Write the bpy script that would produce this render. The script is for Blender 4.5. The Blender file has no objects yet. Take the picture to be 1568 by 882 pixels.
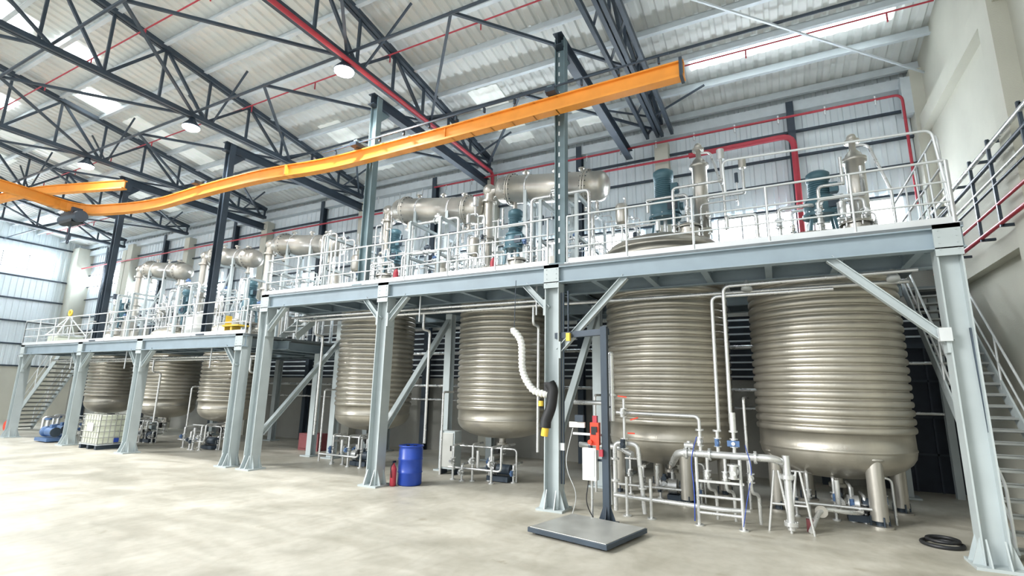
import bpy, math, random
from mathutils import Vector, Matrix
V=Vector
random.seed(7)
scene=bpy.context.scene

# ---------------------------------------------------------------- materials
def lin(c):
    return tuple(((x/255)/12.92 if x/255<=.04045 else ((x/255+.055)/1.055)**2.4) for x in c)
def mat(name,rgb,metal=0.0,rough=.5,var=.12,scale=3.0,bump=0.0,emit=0,bscale=40,stretch=None):
    m=bpy.data.materials.new(name); m.use_nodes=True
    nt=m.node_tree; b=nt.nodes['Principled BSDF']
    c=lin(rgb)
    b.inputs['Metallic'].default_value=metal; b.inputs['Roughness'].default_value=rough
    tc=nt.nodes.new('ShaderNodeTexCoord')
    mp=nt.nodes.new('ShaderNodeMapping'); nt.links.new(tc.outputs['Object'],mp.inputs['Vector'])
    if stretch: mp.inputs['Scale'].default_value=stretch
    nz=nt.nodes.new('ShaderNodeTexNoise'); nz.inputs['Scale'].default_value=scale; nz.inputs['Detail'].default_value=5
    nt.links.new(mp.outputs[0],nz.inputs['Vector'])
    rp=nt.nodes.new('ShaderNodeValToRGB')
    rp.color_ramp.elements[0].position=.3; rp.color_ramp.elements[1].position=.7
    rp.color_ramp.elements[0].color=tuple(x*(1-var) for x in c)+(1,)
    rp.color_ramp.elements[1].color=tuple(min(1,x*(1+var)) for x in c)+(1,)
    nt.links.new(nz.outputs['Fac'],rp.inputs['Fac']); nt.links.new(rp.outputs[0],b.inputs['Base Color'])
    if metal>.3:
        mr=nt.nodes.new('ShaderNodeMapRange'); mr.inputs[3].default_value=max(.15,rough-.12); mr.inputs[4].default_value=rough+.14
        nt.links.new(nz.outputs['Fac'],mr.inputs[0]); nt.links.new(mr.outputs[0],b.inputs['Roughness'])
    if bump:
        n2=nt.nodes.new('ShaderNodeTexNoise'); n2.inputs['Scale'].default_value=bscale
        nt.links.new(mp.outputs[0],n2.inputs['Vector'])
        bp=nt.nodes.new('ShaderNodeBump'); bp.inputs['Strength'].default_value=bump; bp.inputs['Distance'].default_value=.02
        nt.links.new(n2.outputs['Fac'],bp.inputs['Height']); nt.links.new(bp.outputs[0],b.inputs['Normal'])
    if emit:
        b.inputs['Emission Color'].default_value=c+(1,); b.inputs['Emission Strength'].default_value=emit
    return m
M={}
M['steel']=mat('stainless_steel',(190,187,179),.75,.34,.16,1.8,.1,stretch=(1,1,.35))
M['steel2']=mat('stainless_tank',(182,178,167),.72,.36,.2,1.1,.12,stretch=(1,1,.25))
M['pipe']=mat('polished_pipe',(216,218,218),.65,.27,.08)
M['paint']=mat('grey_blue_paint',(172,182,184),.05,.42,.06,2)
M['dpaint']=mat('deck_beam_paint',(142,158,168),.05,.45,.08,2)
M['rail']=mat('handrail_grey',(206,211,213),.3,.4,.05)
M['green']=mat('post_green_grey',(108,128,134),.1,.45,.1,2)
M['dark']=mat('dark_steel',(54,66,78),.1,.5,.2,2)
M['black']=mat('black_rubber',(28,30,33),0,.5,.2)
M['deck']=mat('grating_deck',(112,120,124),.3,.6,.15,4)
M['orange']=mat('orange_paint',(236,154,58),0,.5,.07)
M['yellow']=mat('yellow_paint',(232,196,70),0,.4,.07)
M['red']=mat('red_paint',(172,54,68),0,.45,.1)
M['redor']=mat('red_orange_plastic',(222,70,44),0,.4,.05)
M['teal']=mat('teal_motor_paint',(74,108,120),.1,.45,.12)
M['blue']=mat('blue_plastic',(35,70,165),0,.35,.08)
M['blued']=mat('blue_pump_paint',(78,108,150),.1,.4,.1)
M['white']=mat('white_plastic',(228,230,226),0,.4,.04)
M['ibc']=mat('translucent_poly',(225,230,212),0,.35,.08)
M['conc']=mat('painted_concrete',(196,196,184),0,.85,.08,.7,.25)
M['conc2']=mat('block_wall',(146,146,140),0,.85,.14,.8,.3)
M['clad']=mat('white_cladding',(218,228,233),.0,.5,.05,.6)
M['roof']=mat('roof_sheet',(220,224,222),.0,.5,.08,.5)
M['purlin']=mat('galvanised_purlin',(202,211,216),.1,.45,.08)
M['win']=mat('bright_window_glass',(240,248,255),0,.2,.0,emit=20.0)
M['sky']=mat('skylight_sheet',(243,250,252),0,.3,.03,emit=3.0)
M['skyd']=mat('skylight_sheet_dusty',(226,232,228),0,.3,.16,1.2,emit=.25)
M['lamp']=mat('led_lamp',(250,252,255),0,.3,0,emit=60)
M['louv']=mat('louver_dark',(52,60,70),.1,.6,.2)
M['tread']=mat('stair_tread',(140,144,142),.3,.5,.1)
M['scale']=mat('scale_plate_steel',(172,174,170),.4,.4,.1)
M['maroon']=mat('faded_red_box',(130,66,70),0,.5,.1)
M['shade_fill']=mat('painted_deep_shade',(44,50,60),0,.8,.2)  # flat dark tone painting the deep shade at the right rear

# ---- floor material
def floor_mat():
    m=bpy.data.materials.new('worn_concrete_floor'); m.use_nodes=True
    nt=m.node_tree; b=nt.nodes['Principled BSDF']; b.inputs['Roughness'].default_value=.5
    L=nt.links.new; N=nt.nodes.new
    tc=N('ShaderNodeTexCoord')
    def noise(s,st,d=6,dist=0,rot=.5):
        mp=N('ShaderNodeMapping'); mp.inputs['Scale'].default_value=st; L(tc.outputs['Object'],mp.inputs[0])
        mp.inputs['Rotation'].default_value=(0,0,rot)
        n=N('ShaderNodeTexNoise'); n.inputs['Scale'].default_value=s; n.inputs['Detail'].default_value=d; n.inputs['Distortion'].default_value=dist
        L(mp.outputs[0],n.inputs['Vector']); return n
    def ramp(n,p0,p1,c0,c1):
        r=N('ShaderNodeValToRGB'); r.color_ramp.elements[0].position=p0; r.color_ramp.elements[1].position=p1
        r.color_ramp.elements[0].color=c0+(1,); r.color_ramp.elements[1].color=c1+(1,); L(n.outputs['Fac'],r.inputs[0]); return r
    a=ramp(noise(.5,(1,1,1),9,.8),.34,.66,lin((170,167,155)),lin((199,196,185)))
    s=ramp(noise(.9,(.6,1.5,1),9,1.2),.4,.6,(.9,.895,.88),(1,1,1))
    s2=ramp(noise(1.3,(1.4,.6,1),9,1.8,-.3),.38,.56,(.91,.905,.89),(1,1,1))
    f=ramp(noise(7,(1,1,1),8),.34,.6,(.92,.92,.91),(1,1,1))
    sp=ramp(noise(2.1,(1,1,1),4,.4,1.1),.27,.33,(.84,.82,.78),(1,1,1))
    out=a.outputs[0]
    for k in (s,s2,f,sp):
        mx=N('ShaderNodeMix'); mx.data_type='RGBA'; mx.blend_type='MULTIPLY'; mx.inputs[0].default_value=1
        L(out,mx.inputs[6]); L(k.outputs[0],mx.inputs[7]); out=mx.outputs[2]
    L(out,b.inputs['Base Color'])
    rr=N('ShaderNodeMapRange'); rr.inputs[1].default_value=.85; rr.inputs[3].default_value=.34; rr.inputs[4].default_value=.58
    L(s.outputs[0],rr.inputs[0]); L(rr.outputs[0],b.inputs['Roughness'])
    return m
M['floor']=floor_mat()

# ---------------------------------------------------------------- mesh builder
class MB:
    def __init__(s,name): s.name=name; s.v=[]; s.f=[]; s.m=[]; s.s=[]; s.mats=[]
    def mi(s,k):
        if k not in s.mats: s.mats.append(k)
        return s.mats.index(k)
    def add(s,vs,fs,k,smooth=False):
        o=len(s.v); s.v+= [tuple(x) for x in vs]; i=s.mi(k)
        for f in fs:
            s.f.append(tuple(o+a for a in f)); s.m.append(i); s.s.append(smooth)
    def box(s,c,d,k,rz=0):
        x,y,z=[a/2 for a in d]; R=Matrix.Rotation(rz,3,'Z'); c=V(c)
        vs=[c+R@V((sx*x,sy*y,sz*z)) for sz in(-1,1) for sy in(-1,1) for sx in(-1,1)]
        s.add(vs,[(0,2,3,1),(4,5,7,6),(0,1,5,4),(2,6,7,3),(0,4,6,2),(1,3,7,5)],k)
    def bx(s,a,b,k):
        s.box([(a[i]+b[i])/2 for i in range(3)],[abs(b[i]-a[i]) for i in range(3)],k)
    def fr(s,d,up=None):
        d=V(d).normalized()
        u=V(up) if up is not None else (V((0,0,1)) if abs(d.z)<.95 else V((0,1,0)))
        a=d.cross(u)
        if a.length<1e-4: a=d.cross(V((1,0,0)))
        a.normalize(); b=a.cross(d).normalized(); return d,a,b
    def bar(s,p,q,w,h,k,up=None,ou=0,oa=0):
        p=V(p);q=V(q);d,a,b=s.fr(q-p,up)
        p=p+b*ou+a*oa;q=q+b*ou+a*oa
        vs=[e+a*(sa*w/2)+b*(sb*h/2) for e in(p,q) for sb in(-1,1) for sa in(-1,1)]
        s.add(vs,[(0,1,3,2),(4,6,7,5),(0,4,5,1),(2,3,7,6),(0,2,6,4),(1,5,7,3)],k)
    def ib(s,p,q,w,h,k,up=None,t=.02):
        s.bar(p,q,w,t,k,up,ou=h/2-t/2); s.bar(p,q,w,t,k,up,ou=-h/2+t/2); s.bar(p,q,t*.7,h-2*t,k,up)
    def cyl(s,p,q,r,k,r2=None,n=14,caps=True):
        p=V(p);q=V(q);r2=r if r2 is None else r2
        d,a,b=s.fr(q-p)
        vs=[]
        for e,rr in((p,r),(q,r2)):
            for i in range(n):
                t=2*math.pi*i/n; vs.append(e+a*(rr*math.cos(t))+b*(rr*math.sin(t)))
        s.add(vs,[(i,(i+1)%n,n+(i+1)%n,n+i) for i in range(n)],k,True)
        if caps: s.add(vs,[tuple(range(n))[::-1],tuple(range(n,2*n))],k)
    def lathe(s,o,ax,prof,k,n=24,closed=False):
        o=V(o);d,a,b=s.fr(ax); vs=[];m=len(prof)
        for (r,z) in prof:
            for i in range(n):
                t=2*math.pi*i/n; vs.append(o+d*z+a*(max(r,1e-4)*math.cos(t))+b*(max(r,1e-4)*math.sin(t)))
        fs=[]
        for j in range(m if closed else m-1):
            j2=(j+1)%m
            for i in range(n): fs.append((j*n+i,j*n+(i+1)%n,j2*n+(i+1)%n,j2*n+i))
        s.add(vs,fs,k,True)
    def torus(s,o,ax,R,r,k,n=24,m=8):
        s.lathe(o,ax,[(R+r*math.cos(2*math.pi*i/m),r*math.sin(2*math.pi*i/m)) for i in range(m)],k,n,True)
    def ball(s,o,r,k,n=12,sq=1):
        s.lathe(o,(0,0,1),[(r*math.sin(math.pi*i/8),-r*sq*math.cos(math.pi*i/8)) for i in range(9)],k,n)
    def tube(s,pts,r,k,n=8,fil=0):
        pts=[V(p) for p in pts]
        if fil: pts=fillet(pts,fil)
        rs=r if isinstance(r,(list,tuple)) else [r]*len(pts)
        vs=[];N=len(pts); a=None
        for j,p in enumerate(pts):
            d=(pts[min(j+1,N-1)]-pts[max(j-1,0)]).normalized()
            if a is None: d,a,b=s.fr(d)
            else:
                a=(a-d*a.dot(d)).normalized(); b=a.cross(d)
            for i in range(n):
                t=2*math.pi*i/n; vs.append(p+a*(rs[j]*math.cos(t))+b*(rs[j]*math.sin(t)))
        fs=[(j*n+i,j*n+(i+1)%n,(j+1)*n+(i+1)%n,(j+1)*n+i) for j in range(N-1) for i in range(n)]
        s.add(vs,fs,k,True); s.add(vs,[tuple(range(n)),tuple(range((N-1)*n,N*n))],k)
    def prism(s,poly,e,k):
        poly=[V(p) for p in poly]; e=V(e); n=len(poly)
        vs=[p-e/2 for p in poly]+[p+e/2 for p in poly]
        s.add(vs,[tuple(range(n)),tuple(range(n,2*n))[::-1]]+[(i,(i+1)%n,n+(i+1)%n,n+i) for i in range(n)],k)
    def flange(s,p,ax,r,k,t=.03):
        p=V(p);d=V(ax).normalized(); s.cyl(p-d*t,p+d*t,r,k,n=16)
        dd,a,b=s.fr(ax)
        for i in range(8):
            th=2*math.pi*i/8; c=p+a*(r*.86*math.cos(th))+b*(r*.86*math.sin(th))
            s.cyl(c-d*(t*1.6),c+d*(t*1.6),r*.06,k,n=5)
    def valve(s,p,ax,r,k='pipe',hk='blued'):
        p=V(p);d=V(ax).normalized()
        s.cyl(p-d*r*2.2,p-d*r*1.7,r*1.9,k,n=12); s.cyl(p+d*r*1.7,p+d*r*2.2,r*1.9,k,n=12)
        s.ball(p,r*1.6,k); 
        up=V((0,0,1)) if abs(d.z)<.8 else V((0,-1,0))
        s.cyl(p,p+up*r*3.6,r*.5,k,n=8); s.cyl(p+up*r*3.0-d*r*1.8,p+up*r*3.0+d*r*1.8,r*1.1,hk,n=10)
        s.cyl(p+up*r*4,p+up*r*4.7,r*.9,hk,n=10)
    def done(s,bevel=0):
        me=bpy.data.meshes.new(s.name); me.from_pydata(s.v,[],s.f)
        for k in s.mats: me.materials.append(M[k])
        me.polygons.foreach_set('material_index',s.m); me.polygons.foreach_set('use_smooth',s.s)
        me.update()
        o=bpy.data.objects.new(s.name,me); scene.collection.objects.link(o)
        if bevel:
            b=o.modifiers.new('bev','BEVEL'); b.width=bevel; b.segments=2; b.limit_method='ANGLE'
        return o
def fillet(pts,r,k=5):
    out=[pts[0]]
    for i in range(1,len(pts)-1):
        a,b,c=pts[i-1],pts[i],pts[i+1]
        r1=min(r,(a-b).length*.49,(c-b).length*.49)
        p=b+(a-b).normalized()*r1; q=b+(c-b).normalized()*r1
        for j in range(k+1):
            t=j/k; out.append(p*(1-t)**2+b*2*t*(1-t)+q*t*t)
    out.append(pts[-1]); return out

# ---------------------------------------------------------------- camera
cam=bpy.data.cameras.new('camera'); co=bpy.data.objects.new('camera',cam); scene.collection.objects.link(co)
cam.sensor_width=36; cam.lens=17.77; cam.clip_start=.05
r=V((.8879,.459,.01835)).normalized(); u=V((.0761,-.1863,.9796)); u=(u-r*u.dot(r)).normalized(); bk=r.cross(u)
co.matrix_world=Matrix(((r.x,u.x,bk.x,0),(r.y,u.y,bk.y,0),(r.z,u.z,bk.z,2.25),(0,0,0,1)))
scene.camera=co

YF=9.8; YW=16.6; XL=-42.0; XR=4.15
def rz(y): return 11.45+.15*(YW-y)
YE=-4.0
# ---------------------------------------------------------------- shell
b=MB('floor'); b.bx((XL-.2,-12,-.2),(XR+.2,YW+.2,0),'floor'); b.done()
b=MB('ceiling')
xs=[];x=XL
while x<XR:
    xs+= [(x,0),(x+.14,0),(x+.18,.05),(x+.27,.05),(x+.31,0)]; x+=.33
vs=[]
for (x,h) in xs:
    for y in (YW+.1,YE): vs.append((x,y,rz(y)+.04+h))
b.add(vs,[(2*i,2*i+1,2*i+3,2*i+2) for i in range(len(xs)-1)],'roof')
for i in range(16):
    y=16.3-i*1.28; z=rz(y)-.12
    if y<YE: break
    b.bar((XL,y,z),(XR,y,z),.02,.24,'purlin'); b.bar((XL,y-.05,z-.12),(XR,y-.05,z-.12),.12,.02,'purlin'); b.bar((XL,y+.05,z+.12),(XR,y+.05,z+.12),.12,.02,'purlin')
# translucent roof-light sheets, part of the roof
def skyl(x0,x1,y0,y1,k):
    n=max(2,int((x1-x0)/.165)); n+=n%2
    vs=[]
    for i in range(n+1):
        xx=x0+(x1-x0)*i/n; h=.03 if i%2 else 0
        for y in(y0,y1): vs.append((xx,y,rz(y)+h))
    b.add(vs,[(2*i,2*i+1,2*i+3,2*i+2) for i in range(n)],k)
skyl(-1.6,3.3,13.98,14.45,'sky')
for (xa,ya,yb,k) in [(-20.6,4.2,5.4,'sky'),(-20.4,5.9,6.9,'sky'),(-22.6,7.6,8.6,'sky'),(-22.6,9.2,13.0,'skyd'),(-26.6,5.8,7.0,'sky'),(-29.5,5,15,'skyd'),(-15.0,12.3,15.6,'skyd'),(-8.5,12.8,15.8,'skyd'),(-5.6,13.8,15.8,'skyd'),(-32.5,3,9,'skyd')]:
    skyl(xa,xa+1.1,ya,yb,k)
b.done()

# back wall
b=MB('wall_back')
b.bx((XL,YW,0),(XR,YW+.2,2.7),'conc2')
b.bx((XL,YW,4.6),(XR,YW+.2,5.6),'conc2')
b.bx((XL,YW+.1,2.7),(XR,YW+.2,4.6),'louv')
xs=[];x=XL
while x<XR:
    xs+=[(x,0),(x+.16,0),(x+.19,.035),(x+.28,.035),(x+.31,0)]; x+=.31
vs=[]
for (x,h) in xs:
    for z in (5.6,11.6): vs.append((x,YW-h+.04,z))
b.add(vs,[(2*i,2*i+1,2*i+3,2*i+2) for i in range(len(xs)-1)],'clad')
for z in (5.65,6.55,7.75,8.6,9.4,10.2): b.bar((XL,YW-.07,z),(XR,YW-.07,z),.1,.06,'dark')
b.bar((XL,YW-.14,10.95),(XR,YW-.14,10.95),.25,.32,'purlin')
for i in range(9): b.bar((XL,YW-.02,2.8+i*.21),(XR,YW-.02,2.8+i*.21),.03,.05,'clad' if i%3 else 'purlin')
# recessed service opening at the right end
b.bx((1.9,YW-.06,0),(XR-.3,YW-.01,3.6),'shade_fill'); b.bar((1.9,YW-.08,0),(1.9,YW-.08,3.6),.1,.1,'dark',up=(0,1,0)); b.bar((1.9,YW-.08,3.6),(XR-.3,YW-.08,3.6),.1,.12,'dark')
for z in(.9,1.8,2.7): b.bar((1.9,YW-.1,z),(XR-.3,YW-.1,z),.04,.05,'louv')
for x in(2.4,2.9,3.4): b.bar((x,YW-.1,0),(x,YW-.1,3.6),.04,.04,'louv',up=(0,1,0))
b.done()
b=MB('wall_right')
b.prism([(XR,YW+.2,0),(XR,YW+.2,rz(YW)+.3),(XR,YE,rz(YE)+.3),(XR,YE,0)],(.002,0,0),'conc')
b.prism([(XR+.11,YW+.2,0),(XR+.11,YW+.2,rz(YW)+.3),(XR+.11,YE,rz(YE)+.3),(XR+.11,YE,0)],(.2,0,0),'conc')
b.done()
b=MB('trim_1')  # concrete frame on right wall
for y in (16.35,11.2,5.5): b.bx((XR-.28,y-.25,0),(XR,y+.25,rz(y)-.3),'conc')
b.bx((XR-.2,-3,9.3),(XR,16.3,9.75),'conc'); b.bx((XR-.2,-3,4.9),(XR,16.3,5.25),'conc')
b.done()
b=MB('wall_left')
b.bx((XL-.2,YE-4,0),(XL,YW+.2,3.2),'conc')
xs=[];x=YE-4
while x<YW:
    xs+=[(x,0),(x+.16,0),(x+.19,.035),(x+.28,.035),(x+.31,0)]; x+=.31
vs=[]
for (x,h) in xs:
    for z in (3.2,14.5): vs.append((XL+h-.02,x,z))
b.add(vs,[(2*i,2*i+1,2*i+3,2*i+2) for i in range(len(xs)-1)],'clad')
for z in (3.25,4.6,6,7.4,8.8,11.0,12.2): b.bar((XL+.07,YE,z),(XL+.07,YW,z),.1,.09,'dark')
b.done()
b=MB('trim_2')
b.bx((XL,YW-.9,0),(XL+.9,YW,11.2),'conc'); b.bx((XL,9.4,0),(XL+.5,10,12),'conc'); b.bx((XL,2.4,0),(XL+.5,3,12.6),'conc')
for x in (-35.6,): b.bx((x-.3,YW-.45,0),(x+.3,YW,10.9),'conc')
b.done()
b=MB('trim_3') # wall stanchions
for x in (.95,-5.85,-12.3,-18.9,-25.5,-32.1,-38.7):
    b.ib((x,YW-.2,0),(x,YW-.2,11.1),.2,.25,'dark',up=(0,1,0))
for x in (-2.9,-9.5,-16.2,-22.9,-29.6,-36.3):
    b.bx((x-.22,YW-.4,0),(x+.22,YW,10.6),'conc')
b.bx((XR-.5,YW-.5,9.9),(XR-.28,YW-.2,11),'purlin')
b.done()
wn=[0]
def window(x0,x1,z0,z1):
    wn[0]+=1
    b=MB('window_%d'%wn[0]); y=YW-.06
    b.bx((x0,y-.01,z0),(x1,y+.01,z1),'win')
    for z in(z0,z1): b.bar((x0,y-.03,z),(x1,y-.03,z),.06,.06,'rail')
    n=max(1,round((x1-x0)/.7))
    for i in range(n+1):
        x=x0+(x1-x0)*i/n; b.bar((x,y-.03,z0),(x,y-.03,z1),.05,.05,'rail')
    b.done()
for (a,c) in [(-1.3,.75),(1.3,3.2),(-5.6,-3.8),(-8.6,-6.6),(-12.1,-10.3),(-15.7,-13.4),(-20.4,-19.1),(-24.6,-23.2),(-28,-26.0)]: window(a,c,6.62,7.68)
window(-35.0,-32.3,7.5,8.4); window(-40.8,-39.0,8.5,9.5); window(-38.4,-36.7,8.5,9.5)
wn[0]+=1; b=MB('window_%d'%wn[0]); x=XL+.08
for (y0,y1) in((11.0,14.8),(5,9),):
    b.bx((x-.01,y0,9.3),(x+.01,y1,10.2),'win')
    for i in range(4):
        y=y0+(y1-y0)*i/3; b.bar((x+.03,y,9.3),(x+.03,y,10.2),.06,.06,'rail')
    for z in(9.3,10.2): b.bar((x+.03,y0,z),(x+.03,y1,z),.06,.06,'rail')
b.done()

# ---------------------------------------------------------------- trusses
TX=[-2.9,-9.5,-16.2,-22.9,-29.6,-36.3]
for tx in TX:
    b=MB('roof_truss')
    zb=10.8; ys=[16.1-1.45*i for i in range(14)]
    top=lambda y: rz(y)-.28
    for dx in(-.07,.07):
        b.bar((tx+dx,16.15,zb),(tx+dx,ys[-1],zb),.1,.14,'dark'); b.bar((tx+dx,16.15,top(16.15)),(tx+dx,ys[-1],top(ys[-1])),.1,.14,'dark')
    for i,y in enumerate(ys):
        b.bar((tx,y,zb),(tx,y,top(y)),.07,.07,'dark')
        if i<len(ys)-1:
            y2=ys[i+1]
            if i%2: b.bar((tx,y,zb),(tx,y2,top(y2)),.08,.08,'dark')
            else: b.bar((tx,y,top(y)),(tx,y2,zb),.08,.08,'dark')
    if tx==-2.9:
        for i in range(len(ys)-1):
            b.bar((tx-.4,ys[i],zb+.1),(tx+.4,ys[i+1],zb+.1),.06,.06,'dark')
        b.bar((tx-.4,16.1,zb),(tx-.4,ys[-1],zb),.1,.16,'dark'); b.bar((tx+.4,16.1,zb),(tx+.4,ys[-1],zb),.1,.16,'dark')
    b.done()
b=MB('roof_bracing')
for i in range(len(TX)-1):
    a,c=TX[i],TX[i+1]
    for (y0,y1) in ((15.9,12.2),(12.2,8.5),(8.5,4.8),(4.8,1.1)):
        b.bar((a,y0,10.85),((a+c)/2,y1,11.0),.07,.07,'dark'); b.bar((c,y0,10.85),((a+c)/2,y1,11.0),.07,.07,'dark')
for y in (12.2,8.5,4.8,1.1):
    b.cyl((XR,y,10.98),(XL,y,10.98),.04,'dark',n=8)
for tx in TX[:5]:
    for y in (14.85,9.05,3.25):
        for s in(-1,1): b.bar((tx,y,10.8),(tx+s*1.6,y,rz(y)-.25),.05,.05,'dark')
b.bar((-2.9,8.5,10.9),(XR,15.9,10.9),.045,.045,'purlin')
b.done()

# ---------------------------------------------------------------- posts + beams
PX=[-3.95,-9.62,-16.2,-22.9]; 
for i,px in enumerate(PX):
    b=MB('crane_support_post')
    z0=4.9 if i<2 else 3.82
    k='green' if i<2 else 'dark'
    b.ib((px,9.85,z0),(px,9.85,10.42),.2,.24,k,up=(1,0,0))
    b.box((px,9.85,z0+.02),(.4,.4,.04),k)
    b.ib((px,9.6,10.3),(px,YW-.45,10.3),.22,.32,'dark')
    b.prism([(px,9.95,9.7),(px,9.95,10.15),(px,10.4,10.15)],(.03,0,0),k)
    b.bar((px,9.7,8.75),(px,9.15,8.75),.12,.14,k)
    if i==0:
        for j in range(20): b.box((px,9.725,5.2+j*.25),(.03,.012,.1),'rail')
    b.done()
# monorail
def mono(name,pts,k='orange',fr=2.2):
    b=MB(name); P=fillet([V(p) for p in pts],fr,8)
    for (w,h,o) in((.18,.03,.16),(.05,.3,0),(.22,.05,-.16)):
        for i in range(len(P)-1): b.bar(P[i],P[i+1]+(P[i+1]-P[i]).normalized()*.02,w,h,k,ou=o)
    return b
Z=8.42
b=mono('orange_crane_monorail',[(-1.15,9.25,Z),(-6,9.36,Z),(-10.9,9.38,Z),(-13.0,9.05,Z),(-16.2,9.0,Z),(-19.2,9.15,Z),(-22.2,8.3,Z),(-21.6,6.4,Z),(-21.8,2.0,Z)])
b.box((-1.2,9.25,Z),(.06,.3,.4),'dark')
for x in(-3.9,-9.6,-16.2): b.box((x,9.3 if x>-12 else 9.0,Z+.24),(.22,.5,.1),'dark')
for x in(-6.8,-12.2,-14.5): b.box((x,9.37 if x>-12 else 9.1,Z),(.03,.14,.3),'orange')
b.bar((-1.4,9.05,Z+.3),(-10.9,9.2,Z+.3),.02,.04,'dark')
for i in range(12): b.box((-1.6-i*.8,9.12+.01*i,Z+.24),(.04,.06,.12),'dark')
b.done()
b=mono('orange_crane_monorail',[(-22.4,9.6,10.0),(-27.5,8.1,10.0),(-33,8.0,10)])
b.box((-22.7,9.75,10.0),(.4,.3,.3),'dark'); b.bar((-29.6,8.05,10.1),(-29.6,8.05,10.75),.1,.1,'dark'); b.done()
b=MB('electric_chain_hoist')
c=V((-21.95,8.0,8.0))
b.box(c,(.9,.35,.4),'black'); b.cyl(c+V((-.6,0,0)),c+V((.7,0,0)),.2,'dark',n=16)
for s in(-.25,.25): b.box(c+V((s,0,.26)),(.12,.3,.2),'dark')
b.cyl(c+V((0,0,-.2)),c+V((0,0,-.65)),.02,'dark'); b.box(c+V((0,0,-.7)),(.14,.1,.16),'dark'); b.torus(c+V((0,0,-.85)),(0,1,0),.07,.02,'dark',12,6)
b.done()

# lamps
for tx in TX[1:5]:
    for y in (8.45,1.5):
        b=MB('high_bay_lamp')
        b.lathe((tx,y,10.45),(0,0,1),[(.0,.28),(.09,.28),(.1,.2),(.13,.16),(.26,.0),(.27,-.04),(.25,-.04),(.25,0)],'dark',20)
        b.lathe((tx,y,10.42),(0,0,1),[(.25,.01),(.24,-.05),(.16,-.1),(0,-.12)],'lamp',20); b.cyl((tx,y,10.7),(tx,y,10.8),.02,'dark'); b.done()
        if y>5:
            l=bpy.data.lights.new('lamp_light','SPOT'); l.energy=1300; l.spot_size=2.6; l.spot_blend=.6; l.shadow_soft_size=.25; l.color=(1,.99,.96)
            lo=bpy.data.objects.new('high_bay_lamp_light',l); lo.location=(tx,y,10.22); scene.collection.objects.link(lo)

# ---------------------------------------------------------------- platforms
TANKS=[(.92,12.67,1.36,.68,5.25),(-2.35,12.7,1.38,.68,5.62),(-6.84,12.7,1.23,1.0,5.3),(-11.55,12.7,1.14,.98,5.3),(-18.8,12.7,1.02,.92,4.2),(-22.8,12.7,1.0,.92,4.2),(-27.4,12.7,.95,.95,4.2)]
def rail(b,p,q,h=1.05,sp=1.3,toe=True):
    p=V(p);q=V(q);n=max(1,round((q-p).length/sp)); up=V((0,0,1))
    for i in range(n+1):
        a=p.lerp(q,i/n); b.cyl(a,a+up*h,.021,'rail',n=7); b.box(a+up*.01,(.1,.1,.02),'rail')
    for t in(h,h*.66,h*.35): b.cyl(p+up*t,q+up*t,.021 if t==h else .016,'rail',n=7)
    if toe: b.bar(p+up*.06,q+up*.06,.006,.12,'rail')
def platform(name,x0,x1,zt,cols,tanks):
    b=MB(name); yb=15.5; H=.34
    y1=11.2;y2=14.15;t=.05
    b.bx((x0,9.62,zt-t),(x1,y1,zt),'deck'); b.bx((x0,y2,zt-t),(x1,yb,zt),'deck')
    edges=[x0]
    for T in sorted(tanks,key=lambda a:a[0]): edges+=[T[0]-T[2]-.08,T[0]+T[2]+.08]
    edges.append(x1)
    for i in range(0,len(edges),2):
        if edges[i+1]>edges[i]: b.bx((edges[i],y1,zt-t),(edges[i+1],y2,zt),'deck')
    zb=zt-t-H/2
    b.ib((x0,9.72,zb),(x1,9.72,zb),.2,H,'dpaint')
    for y in (11.22,14.2,15.4): b.ib((x0,y,zb),(x1,y,zb),.16,H*.8,'dpaint')
    xx=x0+.15
    while xx<x1:
        if all(abs(xx-T[0])>T[2]+.15 for T in tanks): b.ib((xx,9.8,zb),(xx,15.4,zb),.14,H*.8,'dpaint')
        else:
            b.ib((xx,9.8,zb),(xx,11.2,zb),.12,H*.7,'dpaint'); b.ib((xx,14.2,zb),(xx,15.4,zb),.12,H*.7,'dpaint')
        xx+=1.1
    for (cx,kb) in cols:
        for y in (9.8,12.7,15.3):
            if y==12.7 and (any(abs(cx-T[0])<T[2]+.2 for T in tanks) or cx>2): continue
            w=.3 if y==9.8 else .22
            b.ib((cx,y,.03),(cx,y,zt-t-(H if y!=9.8 else .0)),w,w*1.05,'paint',up=(1,0,0) if y==9.8 else (0,1,0),t=.022)
            b.box((cx,y,.02),(w+.25,w+.25,.04),'paint')
            if y==9.8:
                for sx in(-1,1):
                    for dy in(-.1,.1):
                        b.prism([(cx+sx*.15,y+dy,.04),(cx+sx*.27,y+dy,.04),(cx+sx*.15,y+dy,.42)],(0,.02,0),'paint')
                    for dx in(-.1,.1):
                        b.prism([(cx+dx,y+sx*.15,.04),(cx+dx,y+sx*.27,.04),(cx+dx,y+sx*.15,.38)],(.02,0,0),'paint')
                b.box((cx,y-.17,zt-.25),(.34,.02,.5),'paint')
                for bx_ in(-.11,.11):
                    for bz in(-.4,-.3,-.2,-.1): b.cyl((cx+bx_,y-.19,zt+bz),(cx+bx_,y-.17,zt+bz),.012,'paint',n=6)
        for sgn,L in kb:
            zz=zt-t-H+.02
            b.ib((cx+sgn*.12,9.75,zz-L),(cx+sgn*(L+.1),9.75,zz),.13,.13,'paint',t=.015)
            b.box((cx+sgn*.17,9.75,zz-L+.02),(.05,.2,.34),'paint')
    return b
b=platform('mezzanine_platform',-13.35,2.68,4.9,[(2.47,[(-1,1.45)]),(-4.09,[(1,1.45),(-1,.55)]),(-8.7,[(-1,.55),(1,.6)]),(-13.2,[(1,.7)])],TANKS[:4])
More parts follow.
